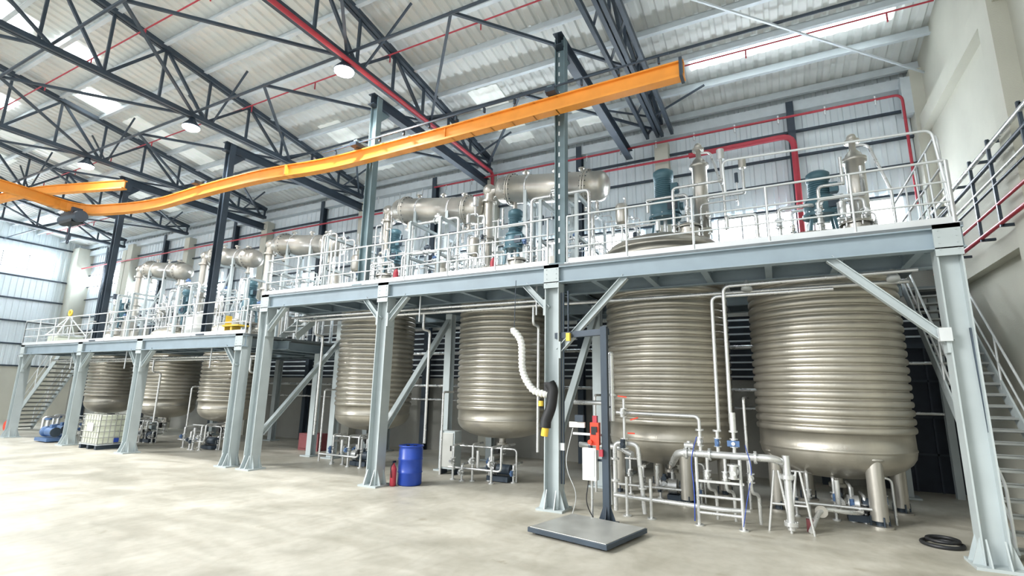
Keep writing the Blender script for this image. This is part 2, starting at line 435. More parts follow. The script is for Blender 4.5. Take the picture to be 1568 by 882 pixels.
rail(b,(-13.3,9.68,4.9),(-4.2,9.68,4.9)); rail(b,(-3.75,9.68,4.9),(2.6,9.68,4.9),1.05)
rail(b,(2.62,9.7,4.9),(2.62,13.6,4.9)); rail(b,(-13.3,15.4,4.9),(2.6,15.4,4.9)); rail(b,(-13.3,9.7,4.9),(-13.3,11.5,4.9))
b.tube([(-.6,9.7,5.95),(-.62,9.7,6.6),(2.5,9.7,6.5),(2.62,9.7,4.9)],.022,'rail',fil=.12)
b.tube([(2.62,9.9,4.9),(2.6,9.9,6.5),(2.6,13.4,6.5),(2.62,13.4,4.9)],.022,'rail',fil=.12)
for y in(10.6,11.4,12.2): b.cyl((2.62,y,4.9),(2.6,y,6.5),.018,'rail',n=7)
for x,ya,yb_ in((-13.2,10.0,13.1),(-8.7,10.0,12.6),(-4.09,10.0,12.6)):
    b.ib((x,ya,.95 if x<-13 else 1.3),(x,yb_,4.3),.14,.14,'paint',t=.015)
b.bar((-4.05,9.8,3.4),(-2.85,9.5,3.42),.1,.12,'dark')
for x in (-13,-9,): b.cyl((x,10.2,4.2),(x,10.2,4.6),.015,'rail')
b.done()
b=platform('mezzanine_platform',-28.9,-13.95,3.8,[(-14.16,[(-1,.6)]),(-19.5,[(-1,.6),(1,.6)]),(-23.6,[(-1,.6),(1,.6)]),(-28.5,[(1,.6)])],TANKS[4:])
rail(b,(-28.8,9.68,3.8),(-14.0,9.68,3.8)); rail(b,(-28.8,9.68,3.8),(-28.8,11,3.8)); rail(b,(-28.8,15.4,3.8),(-14,15.4,3.8))
b.done()
b=MB('access_steps')
for i in range(5):
    b.box((-13.75+.0*i,11.2+i*.25,3.8+.22*(i+1)-.02),(.7,.26,.03),'tread')
for s in(-.36,.36): b.bar((-13.75+s,11.0,3.8),(-13.75+s,12.3,4.95),.02,.2,'paint'); b.tube([(-13.75+s,11.0,3.8),(-13.75+s,11.0,4.8),(-13.75+s,12.3,5.95),(-13.75+s,12.3,4.9)],.02,'rail',fil=.1)
b.done()

# stairs
def stair(name,top,bot,wv,n,k='tread'):
    b=MB(name); top=V(top);bot=V(bot);wv=V(wv)
    d=bot-top; hd=V((d.x,d.y,0)).normalized(); run=V((d.x,d.y,0)).length/n
    for i in range(n):
        p=top.lerp(bot,(i+.5)/n)
        b.bar(p,p+wv,run*.95,.035,k); b.bar(p-hd*run*.45,p+wv-hd*run*.45,.02,.07,k)
    for e in (V((0,0,0)),wv):
        b.bar(top+e,bot+e,.03,.26,'paint')
        b.tube([top+e,top+e+V((0,0,1.0)),bot+e+V((0,0,1.0)),bot+e],.022,'rail',fil=.1)
        b.cyl(top+e+V((0,0,.5)),bot+e+V((0,0,.5)),.018,'rail',n=7)
        for t in(.25,.5,.75):
            q=top.lerp(bot,t)+e; b.cyl(q,q+V((0,0,1.0)),.02,'rail',n=7)
    return b.done()
stair('staircase',(2.85,14.9,4.88),(2.85,10.3,0.02),(.82,0,0),24)
stair('staircase',(-28.9,11.2,3.8),(-33.2,11.2,0.02),(0,.95,0),19)
b=MB('stair_landing'); b.bx((2.72,14.95,4.82),(3.66,15.9,4.88),'deck'); b.bar((2.8,15,4.75),(2.8,15.9,4.75),.08,.14,'paint')
b.ib((3.55,15.8,0),(3.55,15.8,4.8),.15,.15,'paint',up=(0,1,0)); b.done()

# ---------------------------------------------------------------- tanks
def tank(i,T):
    cx,cy,r,zb,zt=T
    b=MB('ribbed_reactor_tank'); prof=[]
    dh=.55 if i<2 else .45
    for j in range(9):
        t=j/8*math.pi/2; prof.append((r*math.sin(t)**.85 if j else 0,zb+dh*(1-math.cos(t))))
    z=zb+dh
    prof+=[(r,z+.02),(r+.012,z+.03),(r+.012,z+.06),(r,z+.07)]
    z+=.36 if i<2 else .3
    pit=.162 if i<2 else .15; w=pit*.78; h=.048
    while z<zt-.3:
        prof.append((r-.004,z))
        for q in range(0,7):
            a=math.pi*(q+.5)/7; prof.append((r+h*math.sin(a)**.7,z+w/2*(1-math.cos(a))))
        prof.append((r-.004,z+w)); z+=pit
    prof.append((r,zt)); 
    prof+=[(r+.07,zt+.005),(r+.07,zt+.075),(r,zt+.08)]
    for j in range(1,9):
        t=j/8*math.pi/2; prof.append((r*math.cos(t),zt+.08+.42*math.sin(t)))
    b.lathe((cx,cy,0),(0,0,1),prof,'steel2',56)
    if i<2:
        for k in range(4):
            a=math.radians(-65+90*k); lx=cx+1.2*math.cos(a); ly=cy+1.2*math.sin(a)
            b.cyl((lx,ly,.12),(lx,ly,zb+dh*.9),.14,'steel',n=20); b.torus((lx,ly,zb+.48),(0,0,1),.15,.03,'steel',16,6)
            b.cyl((lx,ly,.04),(lx,ly,.12),.07,'dark'); b.cyl((lx,ly,0),(lx,ly,.04),.2,'steel',n=16)
            for q in range(4):
                aa=q*math.pi/2+.3; b.cyl((lx+.15*math.cos(aa),ly+.15*math.sin(aa),0),(lx+.15*math.cos(aa),ly+.15*math.sin(aa),.2),.015,'dark',n=6)
    else:
        for k in range(4):
            a=math.radians(45+90*k); b.box((cx+(r+.1)*math.cos(a),cy+(r+.1)*math.sin(a),(4.9 if i<4 else 3.8)+.02),(.25,.25,.04),'steel',a)
            b.prism([(cx+r*math.cos(a),cy+r*math.sin(a),zt-.05),(cx+(r+.2)*math.cos(a),cy+(r+.2)*math.sin(a),(4.94 if i<4 else 3.84)),(cx+r*math.cos(a),cy+r*math.sin(a),(4.94 if i<4 else 3.84))],(.02*math.sin(a),.02*math.cos(a),0),'steel')
    b.cyl((cx,cy,zb+.02),(cx,cy,zb-.14),.1,'steel'); b.flange((cx,cy,zb-.16),(0,0,1),.16,'steel')
    b.valve((cx,cy,zb-.3),(0,0,1),.06,'pipe','black')
    b.done()
for i,T in enumerate(TANKS): tank(i,T)

# bottom piping below tanks
def under(T,seed):
    rnd=random.Random(seed); cx,cy,r,zb,zt=T
    b=MB('drain_piping')
    b.tube([(cx,cy,zb-.42),(cx,cy,.28),(cx-.1,cy-1.1,.28),(cx-.1,cy-1.1,.75)],.045,'pipe',fil=.12)
    b.valve((cx-.05,cy-.6,.28),(0,1,0),.05,'pipe',rnd.choice(['blued','dark','black']))
    for s in range(6):
        x=cx-.8+s*.3+rnd.uniform(-.1,.1); y=cy-.9+rnd.uniform(-.4,.4)
        h=rnd.uniform(.4,.9)
        b.tube([(x,y+.5,h),(x,y,h),(x,y,.1),(x,y,0)],.03,'pipe',fil=.08); b.cyl((x,y,0),(x,y,.03),.07,'pipe')
        b.valve((x,y,h*.55),(0,0,1),.036,'pipe',rnd.choice(['blued','dark','black','pipe']))
    x=cx+.35;y=cy-.75
    b.box((x,y,.08),(.6,.3,.12),'dark'); b.cyl((x-.05,y,.3),(x+.32,y,.3),.13,'dark',n=16); b.cyl((x-.28,y,.3),(x-.1,y,.3),.16,'pipe',n=16); b.cyl((x-.2,y,.3),(x-.2,y,.6),.035,'pipe')
    b.tube([(cx-.9,cy-.7,.8),(cx+.8,cy-.7,.8),(cx+.8,cy-.7,0)],.025,'pipe',fil=.1)
    b.tube([(cx-.95,cy-1.15,.3),(cx+.6,cy-1.15,.3),(cx+.6,cy-1.15,.9),(cx+.6,cy-.4,.9)],.028,'pipe',fil=.1)
    b.tube([(cx-r-.3,cy-.7,0),(cx-r-.3,cy-.7,2.2),(cx-r-.3,cy+.9,2.2)],.03,'pipe',fil=.1)
    b.done()
for i,T in enumerate(TANKS[2:]): under(T,i+3)
under((TANKS[0][0],TANKS[0][1],1.3,.9,5),40); under((TANKS[1][0],TANKS[1][1],1.3,.9,5),41)

# ---------------------------------------------------------------- agitators
def agit(cx,cy,z0,zt,s=1):
    b=MB('agitator_motor'); H=zt-z0; w=.34*s
    b.cyl((cx,cy,z0),(cx,cy,z0+.06),w*1.15,'steel',n=20)
    zl=z0+.33*H
    for k in range(4):
        a=math.pi/4+k*math.pi/2; b.bar((cx+w*math.cos(a),cy+w*math.sin(a),z0+.05),(cx+w*.8*math.cos(a),cy+w*.8*math.sin(a),zl),.06,.06,'teal')
    b.cyl((cx,cy,z0),(cx,cy,zl),.05,'pipe'); b.cyl((cx,cy,zl-.04),(cx,cy,zl+.03),w*1.05,'teal',n=20)
    zg=z0+.56*H
    # gearbox: flanged round housing + stepped side case with cover plate
    b.lathe((cx,cy,0),(0,0,1),[(w*.9,zl+.03),(w*.95,zl+.1),(w*.95,zg-.1),(w*.75,zg),(w*.6,zg+.02)],'teal',20)
    b.box((cx+w*.6,cy-w*.3,(zl+zg)/2),(w*.95,w*.95,(zg-zl)*.75),'teal'); b.box((cx+w*.6,cy-w*.82,(zl+zg)/2),(w*.7,w*.12,(zg-zl)*.5),'dark')
    b.cyl((cx+w*1.05,cy-w*.3,(zl+zg)/2),(cx+w*1.3,cy-w*.3,(zl+zg)/2),w*.28,'teal',n=14)
    for k in range(8): b.cyl((cx+w*.95*math.cos(k*.785),cy+w*.95*math.sin(k*.785),zl-.05),(cx+w*.95*math.cos(k*.785),cy+w*.95*math.sin(k*.785),zl+.06),.02,'pipe',n=6)
    prof=[(w*.85,zg-.02),(w*.85,zg+.04),(w*.6,zg+.05)]; z=zg+.07
    while z<zt-.25: prof+=[(w*.5,z),(w*.64,z+.008),(w*.64,z+.022),(w*.5,z+.03)]; z+=.05
    prof+=[(w*.67,zt-.22),(w*.67,zt-.05),(w*.5,zt),(0,zt)]
    b.lathe((cx,cy,0),(0,0,1),prof,'teal',22)
    b.box((cx+w*.75,cy-w*.2,zg+.35*(zt-zg)),(w*.45,w*.55,w*.6),'teal'); b.box((cx+w*.99,cy-w*.2,zg+.35*(zt-zg)),(w*.06,w*.45,w*.5),'dark')
    b.done()
agit(-2.25,12.7,6.02,7.95,1.12); agit(1.15,12.7,5.72,7.25,1.05); agit(-6.45,12.5,5.7,7.45,.95); agit(-10.95,12.5,5.7,7.45,.9)
agit(-18.0,12.5,4.6,6.3,.9); agit(-22.2,12.5,4.6,6.3,.9); agit(-27.0,12.4,4.6,6.2,.9)
# ---------------------------------------------------------------- condensers
def cond(x0,x1,z0,z1,zd,r=.37):
    b=MB('shell_tube_condenser'); y=12.75
    p=V((x0,y,z0)); q=V((x1,y,z1)); L=(q-p).length; d=(q-p)/L
    pr=[(0,-.16),(r*.55,-.13),(r*.85,-.05),(r*.97,.05),(r,.3),(r+.07,.31),(r+.07,.355),(r+.01,.36),(r+.01,.38),(r+.07,.385),(r+.07,.43),(r,.44)]
    pr+=[(r,L-.55),(r+.07,L-.54),(r+.07,L-.49),(r+.01,L-.485),(r+.01,L-.47),(r+.07,L-.465),(r+.07,L-.42),(r,L-.41),(r,L-.1),(r*.92,L+.0),(r*.6,L+.1),(0,L+.13)]
    b.lathe(p,d,pr,'steel',32)
    b.torus(p+d*(L+.02),d,r*.72,.02,'steel'); 
    dd,aa,bb=b.fr(d)
    for t in(.37,L-.48):
        for k in range(20):
            c=p+d*t+aa*((r+.045)*math.cos(k*.314))+bb*((r+.045)*math.sin(k*.314)); b.cyl(c-d*.09,c+d*.09,.014,'dark',n=5)
    for t in(.3,.68):
        c=p+d*L*t; b.lathe(c-d*.03,d,[(r,0),(r+.015,0),(r+.015,.06),(r,.06)],'pipe',24)
        for dy in(-.34,.34):
            b.bar((c.x,y+dy,zd),(c.x,y+dy,c.z-.1),.1,.1,'paint',up=(1,0,0))
        b.bar((c.x,y-.34,c.z-r-.04),(c.x,y+.34,c.z-r-.04),.1,.1,'paint')
        b.bar((c.x,y-.34,zd+.9),(c.x,y+.34,c.z-r-.1),.05,.05,'paint')
    for t in(.14,.86):
        c=p+d*L*t; b.cyl(c,c+V((0,0,-r-.25)),.07,'steel'); b.flange(c+V((0,0,-r-.25)),(0,0,1),.13,'steel',.02)
    for t in(.25,.55,.8):
        c=p+d*L*t; b.cyl(c,c+V((0,0,r+.12)),.05,'steel'); b.flange(c+V((0,0,r+.12)),(0,0,1),.1,'steel',.02)
    xr=x0-.42
    b.tube([(xr,y-.05,zd+.5),(xr,y-.05,z0-.02),(x0-.05,y,z0)],.16,'steel',n=16,fil=.3)
    b.ball((xr,y-.05,z0+.03),.21,'steel',16)
    for z in(zd+.6,zd+(z0-zd)*.55,z0-.35): b.flange((xr,y-.05,z),(0,0,1),.24,'steel')
    b.tube([q+V((-.2,0,-r)),q+V((-.2,0,-r-.5)),(x1-.2,y-.4,z1-r-.5),(x1-.2,y-.4,zd)],.05,'pipe',fil=.15)
    b.done()
cond(-7.05,-3.85,8.28,7.85,4.9,.42); cond(-11.05,-7.75,8.22,7.75,4.9,.41); cond(-17.0,-13.75,7.72,7.3,3.8,.39); cond(-21.2,-18.3,7.72,7.3,3.8,.36); cond(-26.2,-23.0,7.6,7.2,3.8,.36)
def vcol(x,y,z0,z1,r):
    b=MB('vertical_vent_condenser')
    b.lathe((x,y,0),(0,0,1),[(0,z0-.1),(r*.5,z0-.05),(r,z0+.1),(r,z0+.25),(r+.05,z0+.26),(r+.05,z0+.34),(r,z0+.35),(r,z1-.5),(r+.05,z1-.49),(r+.05,z1-.41),(r,z1-.4),(r*.8,z1-.3),(r*.35,z1-.2),(r*.35,z1)],'steel',24)
    b.flange((x,y,z1),(0,0,1),r*.8,'steel'); b.ball((x,y,z1+.1),r*.5,'steel')
    b.tube([(x,y,z1-.1),(x+.28,y,z1-.1),(x+.55,y-.2,z1-1.3),(x+.55,y-.2,z0+.2)],.03,'pipe',fil=.15)
    b.cyl((x,y,z0-.5),(x,y,z0),.07,'steel'); b.cyl((x-r,y,z0+.5),(x-r-.2,y,z0+.5),.05,'pipe')
    b.done()
vcol(-1.36,12.7,5.9,8.35,.18); vcol(1.87,12.7,5.6,7.85,.19)

def cluster(cx,cy,z,r,seed,n=9,ztop=1.9):
    rnd=random.Random(seed); b=MB('process_piping')
    for k in range(n):
        a=rnd.uniform(0,2*math.pi); rr=r*rnd.uniform(.45,.9); x=cx+rr*math.cos(a); y=cy+rr*math.sin(a)
        rad=rnd.choice([.018,.025,.035,.045]); h=rnd.uniform(.5,ztop)
        x2=x+rnd.uniform(-1.1,1.1); y2=y+rnd.uniform(-.4,.5); h2=h+rnd.choice([-.6,-.3,.3,.6])
        b.flange((x,y,z+.22),(0,0,1),rad*2,'pipe',.015)
        b.tube([(x,y,z-.1),(x,y,z+h),(x2,y,z+h),(x2,y2,z+h),(x2,y2,z+max(.3,h2))],rad,'pipe',fil=.1)
        if rnd.random()<.8: b.valve((x,y,z+h*.6),(0,0,1),rad*1.1,'pipe',rnd.choice(['blued','pipe','dark','rail','steel']))
        if rnd.random()<.4: b.cyl((x2,y2,z+max(.3,h2)),(x2,y2,z+max(.3,h2)+.25),rad*2.4,rnd.choice(['steel','pipe','pipe','dark']))
    mx=cx+r*.55; my=cy-r*.5
    b.cyl((mx,my,z),(mx,my,z+.22),.24,'steel',n=20); b.lathe((mx,my,z+.22),(0,0,1),[(.3,0),(.3,.04),(.22,.09),(0,.13)],'steel',20)
    for k in range(6): b.cyl((mx+.28*math.cos(k),my+.28*math.sin(k),z+.15),(mx+.28*math.cos(k),my+.28*math.sin(k),z+.34),.018,'pipe',n=6)
    if n>8:
        b.lathe((cx-r*.6,cy-r*.5,z+.5),(0,0,1),[(0,0),(.12,.03),(.16,.1),(.16,.5),(.12,.57),(0,.6)],'steel',16)
        b.cyl((cx-r*.6,cy-r*.5,z-.1),(cx-r*.6,cy-r*.5,z+.5),.03,'pipe')
    b.done()
for i,(T,n,zt) in enumerate(zip(TANKS,(8,14,22,22,20,20,20),(1.1,1.4,1.9,1.9,1.8,1.8,1.8))):
    cluster(T[0],T[1],T[4]+.25,T[2],i*5+2,n,zt)
def rack(x0,x1,zd,seed):
    rnd=random.Random(seed); b=MB('pipe_rack')
    for x in(x0,x1):
        for y in(11.5,13.9): b.bar((x,y,zd),(x,y,zd+2.3),.08,.08,'paint',up=(1,0,0))
        for z in(1.2,2.3): b.bar((x,11.5,zd+z),(x,13.9,zd+z),.08,.08,'paint')
    for k in range(6):
        y=11.6+k*.4; z=zd+rnd.choice([1.27,2.37]); rr=rnd.choice([.02,.03,.045])
        b.tube([(x0-.3,y,zd),(x0-.3,y,z+rr),(x1+.3,y,z+rr),(x1+.3,y,zd)],rr,'pipe',fil=.12)
        b.valve((rnd.uniform(x0,x1),y,z+rr),(1,0,0),rr*1.1,'pipe',rnd.choice(['blued','dark','pipe']))
    for k in range(3):
        xx=rnd.uniform(x0,x1); b.cyl((xx,12,zd+.02),(xx,12,zd+rnd.uniform(.7,1.3)),rnd.uniform(.15,.24),rnd.choice(['steel','steel','pipe']),n=18)
    b.done()
rack(-9.5,-8.4,4.9,3); rack(-5.2,-4.2,4.9,5); rack(-16.8,-15.0,3.8,8); rack(-21.0,-20.2,3.8,9); rack(-25.6,-24.4,3.8,10); rack(-13,-12.95,4.9,12)

# under-deck pipes
b=MB('under_deck_pipework')
b.tube([(2.2,10.3,4.35),(-.8,10.3,4.3),(-.82,10.3,1.75)],.034,'pipe',fil=.12)
b.tube([(1.0,10.45,4.15),(-1.03,10.45,4.14),(-1.05,10.45,1.6)],.034,'pipe',fil=.12)
for (y,z,x0,x1,rr) in((10.4,4.3,-12.9,-4.4,.035),(10.7,4.25,-12.9,-4.4,.05),(11.0,4.3,-13,2.2,.04),(10.5,3.2,-28,-14.4,.04),(10.8,3.15,-28,-14.4,.05),(15.8,3.6,-28,2,.06),(15.8,2.4,-28,2,.05),(15.8,1.9,-28,4,.04),(15.6,3.1,1.6,4,.04)):
    b.cyl((x0,y,z),(x1,y,z),rr,'pipe',n=8)
for x in(-5.0,-8.2,-12.2,-15,-20.5): 
    z=4.3 if x>-13.5 else 3.2
    b.tube([(x,10.7,z),(x,10.7,z-.5),(x,11.0,z-.5),(x,11.0,.9)],.035,'pipe',fil=.1)
for x in (-7.8,-12.6,-4.6,-16,-21,-25): b.cyl((x,10.0,3.9 if x>-13.5 else 2.8),(x,10.0,4.6 if x>-13.5 else 3.5),.02,'rail',n=6)
for x in (1.9,-.4):
    b.lathe((x,10.6,4.4),(0,-.4,-1),[(.03,-.05),(.05,0),(.1,.12),(.1,.16),(0,.16)],'rail',14)
b.done()

# red pipes
b=MB('red_fire_main')
b.tube([(-41,16.0,9.8),(-2,16.0,9.8)],.04,'red'); b.tube([(-2.0,16.0,9.8),(.95,16.0,9.85),(.95,16.0,6.2)],.085,'red',n=14,fil=.35)
b.tube([(-12,15.9,10.45),(3.6,15.9,10.4),(3.6,15.9,7.2)],.035,'red',n=10,fil=.2)
b.tube([(-9.3,-3,10.62),(-9.3,16.0,10.62),(-9.3,16.0,9.8)],.065,'red',n=10,fil=.2)
for y in(13.5,10.0,6.5): 
    b.cyl((-40,y,rz(y)-.55),(3.9,y,rz(y)-.55),.022,'red',n=8)
    for k in range(14): 
        b.cyl((3-k*3.1,y,rz(y)-.55),(3-k*3.1,y,rz(y)-.8),.02,'red',n=6)
for k in range(16):
    b.cyl((3-k*1.2,15.9,10.5),(3-k*1.2,15.9,10.25),.03,'rail',n=6)
b.done()
b=MB('wall_pipe_run')
for z,k,rr in((6.8,'pipe',.045),(6.5,'dark',.04),(6.2,'pipe',.03),(5.35,'red',.04),(5.7,'red',.03),(6.05,'dark',.025)):
    b.cyl((XR-.4,16.0,z),(XR-.4,0,z),rr,k,n=10)
for y in(15.4,14,12.6,11.6,10.2,8.8,7): b.bar((XR-.4,y,5.28),(XR-.4,y,6.95),.05,.05,'dark',up=(1,0,0)); b.bar((XR-.4,y,5.3),(XR-.2,y,5.3),.05,.05,'dark'); b.bar((XR-.4,y,6.9),(XR,y,6.9),.05,.05,'dark')
b.done()

# ---------------------------------------------------------------- foreground manifold
b=MB('valve_manifold_skid')
Y=10.15
b.tube([(-2.0,10.9,.9),(-1.75,Y,1.2),(-.1,Y,1.2),(.02,10.6,1.0),(.02,10.6,.1)],.065,'pipe',n=12,fil=.18)
b.tube([(-2.9,Y,1.88),(-1.35,Y,1.86),(-1.35,Y,1.2)],.032,'pipe',fil=.1)
b.tube([(-2.95,Y,.05),(-2.95,Y,1.3),(-2.5,Y,1.3),(-2.4,Y,.05)],.045,'pipe',fil=.12)
b.tube([(-3.75,Y+.2,1.2),(-2.95,Y+.2,1.2),(-2.6,Y,1.1)],.055,'pipe',fil=.12)
b.tube([(-3.9,Y+.3,2.05),(-3.2,Y+.3,2.05),(-3.1,Y+.2,.1)],.045,'pipe',fil=.12)
for x in(-2.7,-2.25,-1.42,-.7): b.cyl((x,Y-.12,0),(x,Y-.12,1.15 if x>-1.5 else .7),.03,'pipe',n=8); b.cyl((x,Y-.12,0),(x,Y-.12,.02),.08,'pipe')
for z in(.22,.5): b.cyl((-1.42,Y-.12,z),(-.7,Y-.12,z),.025,'pipe',n=8)
b.tube([(-2.95,Y-.1,.35),(-1.0,Y-.1,.3),(-.6,Y,.3)],.04,'pipe',fil=.1)
b.box((-1.05,Y-.12,.75),(.8,.03,.04),'pipe')
for x,hk in((-1.35,'pipe'),(-1.05,'blued'),(-.78,'pipe')):
    b.cyl((x,Y,1.2),(x,Y,1.62),.032,'pipe'); b.valve((x,Y,1.42),(0,0,1),.036,'pipe',hk); b.flange((x,Y,1.62),(0,0,1),.075,'pipe',.012)
b.cyl((-.78,Y,1.6),(-.78,Y,1.95),.055,'pipe',n=14)
b.box((-.78,Y-.12,1.42),(.2,.06,.1),'blued')
for x in(-1.25,-.95,-.55): b.tube([(x,Y,1.2),(x,Y+.02,.6),(x+.1,Y+.25,.55),(x+.1,Y+.3,.05)],.03,'pipe',fil=.1); b.valve((x,Y,.85),(0,0,1),.036,'pipe','pipe')
b.valve((-2.75,Y,1.88),(0,0,1),.04,'pipe','pipe'); b.valve((-2.75,Y,1.3),(0,0,1),.045,'pipe','dark'); b.cyl((-2.75,Y,1.3),(-2.75,Y,2.15),.028,'pipe')
b.valve((-1.55,Y,1.2),(1,0,0),.045,'pipe','pipe'); b.valve((-.8,Y-.12,.95),(0,0,1),.055,'pipe','pipe')
b.bar((-2.84,Y-.1,2.2),(-2.66,Y-.1,2.18),.015,.025,'redor'); b.bar((-2.6,Y-.1,1.75),(-2.45,Y-.1,1.8),.015,.025,'redor'); b.bar((-2.66,Y-.1,1.5),(-2.52,Y-.1,1.5),.015,.025,'redor')
for z in(.6,1.0): b.flange((-2.95,Y,z),(0,0,1),.085,'pipe',.015); b.flange((-2.43,Y,z-.1),(0,0,1),.08,'pipe',.015)
for x in(-1.6,-1.2,-.45): b.flange((x,Y,1.2),(1,0,0),.11,'pipe',.018)
for x in(-.15,.18):
    for s in(-1,1): b.cyl((x+s*.17,Y+.15,0),(x+s*.03,Y+.15,1.0),.02,'pipe',n=8)
    b.cyl((x-.1,Y+.15,.45),(x+.1,Y+.15,.45),.018,'pipe',n=8)
b.cyl((.02,Y+.15,.05),(.02,Y+.15,1.25),.06,'pipe',n=14); b.flange((.02,Y+.15,.9),(0,0,1),.11,'pipe'); b.flange((.02,Y+.15,.15),(0,0,1),.11,'pipe')
b.tube(fillet([V((-1.4,Y-.05,1.5)),V((-1.52,Y-.1,1.1)),V((-1.46,Y-.2,.6)),V((-1.48,Y-.2,.08))],.3),.009,'blue',n=6)
b.tube(fillet([V((-.6,Y-.05,1.4)),V((-.5,Y-.1,1.0)),V((-.62,Y-.2,.5)),V((-.7,Y-.2,.08))],.3),.007,'blue',n=6)
b.tube(fillet([V((.3,10.4,.04)),V((.5,10.9,.35)),V((.9,11.0,.3)),V((1.2,11.4,.25)),V((1.0,11.9,.3))],.2),.04,'pipe')
b.flange((.5,10.85,.3),(0,1,0),.1,'steel')
b.box((.3,10.6,.1),(.1,.1,.2),'maroon')
b.done()

# scale
b=MB('pallet_floor_scale')
cx,cy=-2.92,8.4; a=math.radians(-13)
b.box((cx,cy,.075),(1.45,1.3,.07),'dark',a); b.box((cx,cy,.113),(1.4,1.25,.012),'scale',a)
R=Matrix.Rotation(a,3,'Z')
for sx in(-1,1):
    for sy in(-1,1):
        p=V((cx,cy,.02))+R@V((sx*.6,sy*.52,0)); b.cyl(p-V((0,0,.02)),p+V((0,0,.03)),.05,'black')
px,py=-2.84,9.22
b.bar((px,py,.03),(px,py,3.48),.12,.12,'dark',up=(1,0,0)); b.box((px,py,.02),(.34,.34,.03),'dark')
for s in(-1,1):
    b.prism([(px+s*.06,py,.03),(px+s*.16,py,.03),(px+s*.06,py,.3)],(0,.015,0),'dark'); b.prism([(px,py+s*.06,.03),(px,py+s*.16,.03),(px,py+s*.06,.3)],(.015,0,0),'dark')
b.done(.004)
b=MB('scale_control_panel')
b.box((-3.16,9.3,.98),(.26,.16,.56),'white'); b.box((-3.16,9.215,1.0),(.2,.01,.46),'rail'); b.cyl((-3.16,9.3,1.26),(-3.16,9.3,1.3),.04,'dark')
b.box((-3.03,9.2,1.52),(.16,.12,.4),'redor'); b.box((-3.03,9.13,1.58),(.11,.02,.14),'black'); b.cyl((-3.1,9.13,1.38),(-3.1,9.08,1.38),.04,'redor'); b.box((-2.9,9.12,1.2),(.07,.06,.12),'red')
b.box((-3.03,9.2,1.78),(.08,.08,.12),'red'); b.box((-2.96,9.12,1.4),(.05,.04,.3),'redor')
b.box((-3.42,9.32,1.66),(.3,.06,.1),'white'); b.box((-3.36,9.28,1.78),(.16,.08,.12),'dark'); b.bar((-3.5,9.32,1.5),(-2.9,9.25,1.5),.04,.04,'pipe')
b.bar((-3.16,9.35,1.05),(-2.85,9.3,1.05),.04,.04,'dark')
b.cyl((-2.78,9.42,1.75),(-2.78,9.42,2.95),.055,'pipe',n=14); b.ball((-2.78,9.42,2.97),.057,'pipe'); b.cyl((-2.78,9.42,2.2),(-2.78,9.42,2.24),.09,'pipe',n=14); b.bar((-2.78,9.42,2.0),(-2.84,9.25,2.0),.03,.03,'dark')
b.tube(fillet([V((-3.2,9.3,.7)),V((-3.25,9.25,.3)),V((-3.1,9.3,.02)),V((-2.9,9.0,.02))],.2),.01,'black',n=6)
b.tube(fillet([V((-3.5,9.3,1.6)),V((-3.7,9.35,.9)),V((-3.45,9.4,.4)),V((-3.6,9.5,.02))],.3),.008,'rail',n=6)
b.cyl((-3.16,9.36,.03),(-3.16,9.36,.75),.025,'pipe',n=8)
b.done()
# extraction arm
b=MB('fume_extraction_arm')
ctrl=fillet([V((-4.8,9.25,3.2)),V((-4.85,9.25,3.55)),V((-4.58,9.25,3.3)),V((-4.56,9.25,2.6)),V((-4.3,9.25,2.25)),V((-4.02,9.3,2.2))],.35,10)
def resample(P,step):
    out=[P[0]];acc=0
    for i in range(len(P)-1):
        seg=(P[i+1]-P[i]).length; t=step-acc
        while t<=seg: out.append(P[i].lerp(P[i+1],t/seg)); t+=step
        acc=(acc+seg)%step if seg else acc
    return out
H=resample(ctrl[6:],.018)
b.tube(H,[.076 if (i//2)%2 else .062 for i in range(len(H))],'white',n=14)
b.cyl((-4.76,9.25,3.4),(-4.76,9.3,4.55),.008,'dark',n=5)
b.tube([(-3.98,9.3,2.42),(-3.9,9.3,2.3),(-3.95,9.3,1.95),(-4.05,9.3,1.72)],.105,'black',n=14,fil=.1)
b.cyl((-4.05,9.3,1.75),(-4.07,9.3,1.58),.1,'black',r2=.11,n=18); b.cyl((-4.05,9.28,1.6),(-4.08,9.28,1.42),.07,'yellow',n=16)
b.box((-3.98,9.32,2.35),(.2,.14,.18),'black'); b.bar((-4.1,9.6,2.4),(-3.98,9.35,2.4),.06,.06,'dark')
b.cyl((-4.14,9.25,2.08),(-4.14,9.25,1.98),.05,'yellow',n=12)
b.box((-3.7,9.6,3.35),(.08,.08,.16),'yellow'); b.cyl((-3.7,9.6,3.45),(-3.7,9.6,4.3),.02,'dark',n=6)
b.done()
b=MB('cable_conduit')
for dx in(.19,.24): b.cyl((-4.09+dx,9.72,.5),(-4.09+dx,9.72,4.3),.018,'dark',n=6)
b.box((-4.09+.21,9.72,1.2),(.1,.06,.14),'rail'); b.done()
b=MB('junction_box'); b.cyl((2.62,9.75,1.8),(2.6,9.75,3.3),.02,'dark',n=6); b.box((2.27,9.66,3.2),(.15,.12,.2),'rail')
b.done()

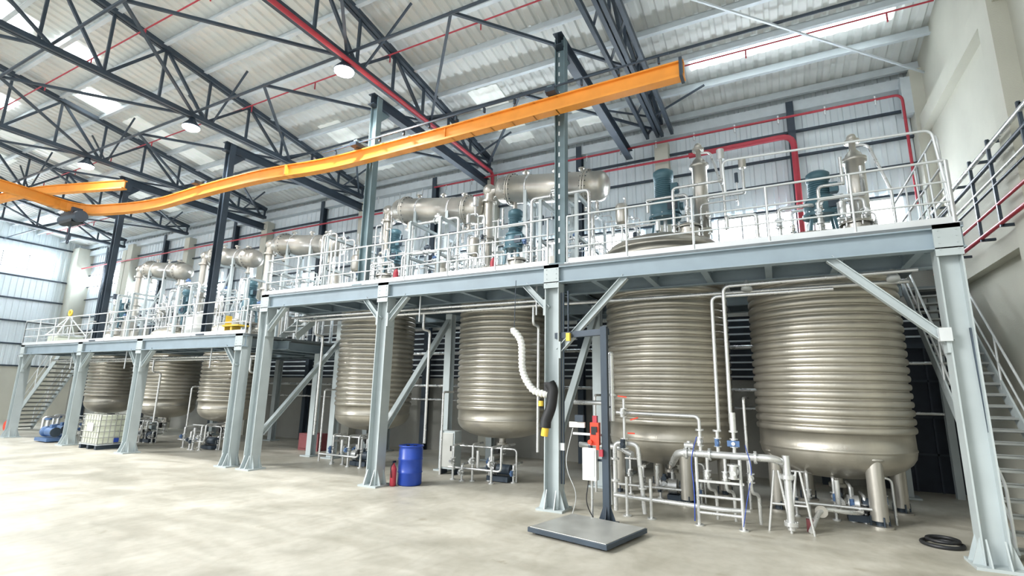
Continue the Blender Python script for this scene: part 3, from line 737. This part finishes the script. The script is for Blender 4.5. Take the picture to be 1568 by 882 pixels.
# drum
b=MB('blue_plastic_drum')
r=.29; b.lathe((-8.1,10.35,0),(0,0,1),[(0,.01),(r-.03,.0),(r,.03),(r,.28),(r+.015,.3),(r,.32),(r,.58),(r+.015,.6),(r,.62),(r,.84),(r-.02,.88),(r+.012,.89),(r+.012,.92),(r-.03,.92),(r-.04,.89),(0,.89)],'blue',32)
b.cyl((-8.2,10.35,.89),(-8.2,10.35,.92),.04,'black'); b.cyl((-7.98,10.35,.89),(-7.98,10.35,.92),.04,'black'); b.done()
b=MB('fire_extinguisher')
b.lathe((-8.3,9.98,0),(0,0,1),[(0,0),(.065,.0),(.075,.03),(.075,.38),(.05,.45),(.025,.48),(.025,.52),(0,.52)],'red',18)
b.box((-8.3,9.98,.55),(.03,.12,.04),'black'); b.tube(fillet([V((-8.3,9.95,.52)),V((-8.3,9.87,.45)),V((-8.28,9.89,.2))],.06),.012,'black',n=6); b.done()
# IBC
b=MB('ibc_tote')
cx,cy=-21.7,10.15;w,dp,h=1.25,1.1,1.18
b.box((cx,cy,.67),(w-.08,dp-.08,.94),'ibc')
b.box((cx,cy,.16),(w,dp,.03),'purlin')
for sx in(-1,0,1): b.box((cx+sx*.52,cy,.07),(.12,dp,.14),'dark')
for i in range(8):
    x=cx-w/2+w*i/7
    for s in(-1,1): b.cyl((x,cy+s*dp/2,.17),(x,cy+s*dp/2,h),.014,'scale',n=6)
    y=cy-dp/2+dp*i/7
    for s in(-1,1): b.cyl((cx+s*w/2,y,.17),(cx+s*w/2,y,h),.014,'scale',n=6)
for z in(.2,.4,.6,.8,1.0,h):
    for s in(-1,1): b.cyl((cx-w/2,cy+s*dp/2,z),(cx+w/2,cy+s*dp/2,z),.014,'scale',n=6); b.cyl((cx+s*w/2,cy-dp/2,z),(cx+s*w/2,cy+dp/2,z),.014,'scale',n=6)
b.cyl((cx,cy,1.14),(cx,cy,1.2),.12,'black',n=16); b.box((cx+w/2+.02,cy,.3),(.06,.14,.14),'blue'); b.box((cx,cy-dp/2-.02,.75),(.4,.02,.28),'white')
b.done()
def pump(x,y,k='blued'):
    b=MB('transfer_pump')
    b.box((x,y,.1),(1.0,.5,.12),'blued'); b.cyl((x-.05,y,.38),(x+.45,y,.38),.17,k,n=18); b.cyl((x+.45,y,.38),(x+.5,y,.38),.18,'dark',n=18)
    b.lathe((x-.35,y,.38),(1,0,0),[(0,-.08),(.15,-.08),(.2,0),(.2,.12),(.1,.16),(.08,.3)],k,18)
    b.cyl((x-.3,y,.38),(x-.3,y,.85),.06,'pipe'); b.flange((x-.3,y,.85),(0,0,1),.11,k); b.tube([(x-.4,y,.38),(x-.7,y,.38),(x-.7,y,.9),(x-.7,y+.5,.9)],.05,'pipe',fil=.12)
    b.box((x+.2,y,.6),(.18,.16,.12),k); b.done()
pump(-25.4,9.9); pump(-26.6,10.7); pump(-24.6,11.1,'dark')
b=MB('red_hose_reel'); b.torus((-29.3,10.0,.42),(0,1,0),.28,.09,'red',20,8); b.cyl((-29.3,9.85,.42),(-29.3,10.15,.42),.2,'redor'); b.bar((-29.3,10,0),(-29.3,10,.4),.08,.2,'dark',up=(0,1,0)); b.done()
b=MB('lifting_basket')
c=V((-27.4,10.6,3.82))
for z,rr in((.02,.75),(.45,.72)):
    for i in range(4):
        a0=math.pi/4+i*math.pi/2;a1=a0+math.pi/2
        b.cyl(c+V((rr*math.cos(a0),rr*math.sin(a0),z)),c+V((rr*math.cos(a1),rr*math.sin(a1),z)),.03,'rail')
b.box(c+V((0,0,.22)),(.9,.9,.35),'ibc')
for i in range(4):
    a0=math.pi/4+i*math.pi/2; b.cyl(c+V((.72*math.cos(a0),.72*math.sin(a0),.45)),c+V((0,0,1.3)),.025,'rail')
b.torus(c+V((0,0,1.45)),(0,1,0),.12,.04,'yellow',14,6); b.done()
b=MB('yellow_pallet_truck'); 
b.box((-15.4,10.3,4.15),(.8,.4,.05),'yellow'); b.box((-15.4,10.3,3.97),(.1,.3,.3),'yellow'); b.bar((-15.8,10.3,3.85),(-15.8,10.3,4.5),.04,.2,'yellow',up=(0,1,0)); b.cyl((-15.1,10.15,3.9),(-15.1,10.45,3.9),.08,'black'); b.done()
for (x,y) in ((-17.6,10.5),(-18.3,10.7)):
    b=MB('white_chemical_drum'); b.lathe((x,y,3.8),(0,0,1),[(0,0),(.25,0),(.27,.04),(.27,.35),(.285,.37),(.27,.39),(.27,.75),(.24,.82),(.1,.84),(.1,.88),(0,.88)],'white',20); b.done()
for (x,z) in ((-8.9,4.9),(-5.9,4.9),(-24,3.8)):
    b=MB('fire_extinguisher'); b.lathe((x,10.3,z),(0,0,1),[(0,0),(.07,0),(.075,.03),(.075,.4),(.05,.48),(.02,.52),(0,.52)],'red',16); b.box((x,10.3,z+.55),(.03,.12,.04),'black'); b.done()
b=MB('black_coiled_hose')
b.torus((2.1,10.75,.03),(0,0,1),.26,.03,'black',28,8); b.torus((2.12,10.78,.085),(0,0,1),.2,.028,'black',28,8)
b.done()
b=MB('electrical_cabinet'); b.box((-8.2,12.2,.65),(.5,.35,1.0),'paint'); b.box((-8.2,12.015,.65),(.42,.02,.9),'scale'); b.box((-8.05,12.0,.7),(.03,.03,.14),'black')
for s in(-.2,.2): b.box((-8.2+s,12.2,.08),(.06,.3,.15),'dark')
b.done(.006)
b=MB('red_service_box'); b.box((-15.4,13.9,.3),(1.0,.5,.6),'maroon'); b.box((-15.4,13.63,.3),(.8,.03,.45),'maroon'); b.done(.01)

# ---------------------------------------------------------------- lighting
w=bpy.data.worlds.new('world'); scene.world=w; w.use_nodes=True
bg=w.node_tree.nodes['Background']; bg.inputs[0].default_value=(.94,.975,1,1); bg.inputs[1].default_value=1.35  # white world serves as interior fill through the open camera side
s=bpy.data.lights.new('added_sun','SUN'); s.energy=2.3; s.angle=math.radians(20); s.color=(1,.985,.95)  # soft sun added from behind the camera to shape the tanks
so=bpy.data.objects.new('added_sun',s); scene.collection.objects.link(so)
so.rotation_euler=V((.6,.68,-.45)).to_track_quat('-Z','Y').to_euler()
scene.view_settings.view_transform='Standard'; scene.view_settings.look='None'
scene.view_settings.exposure=.6
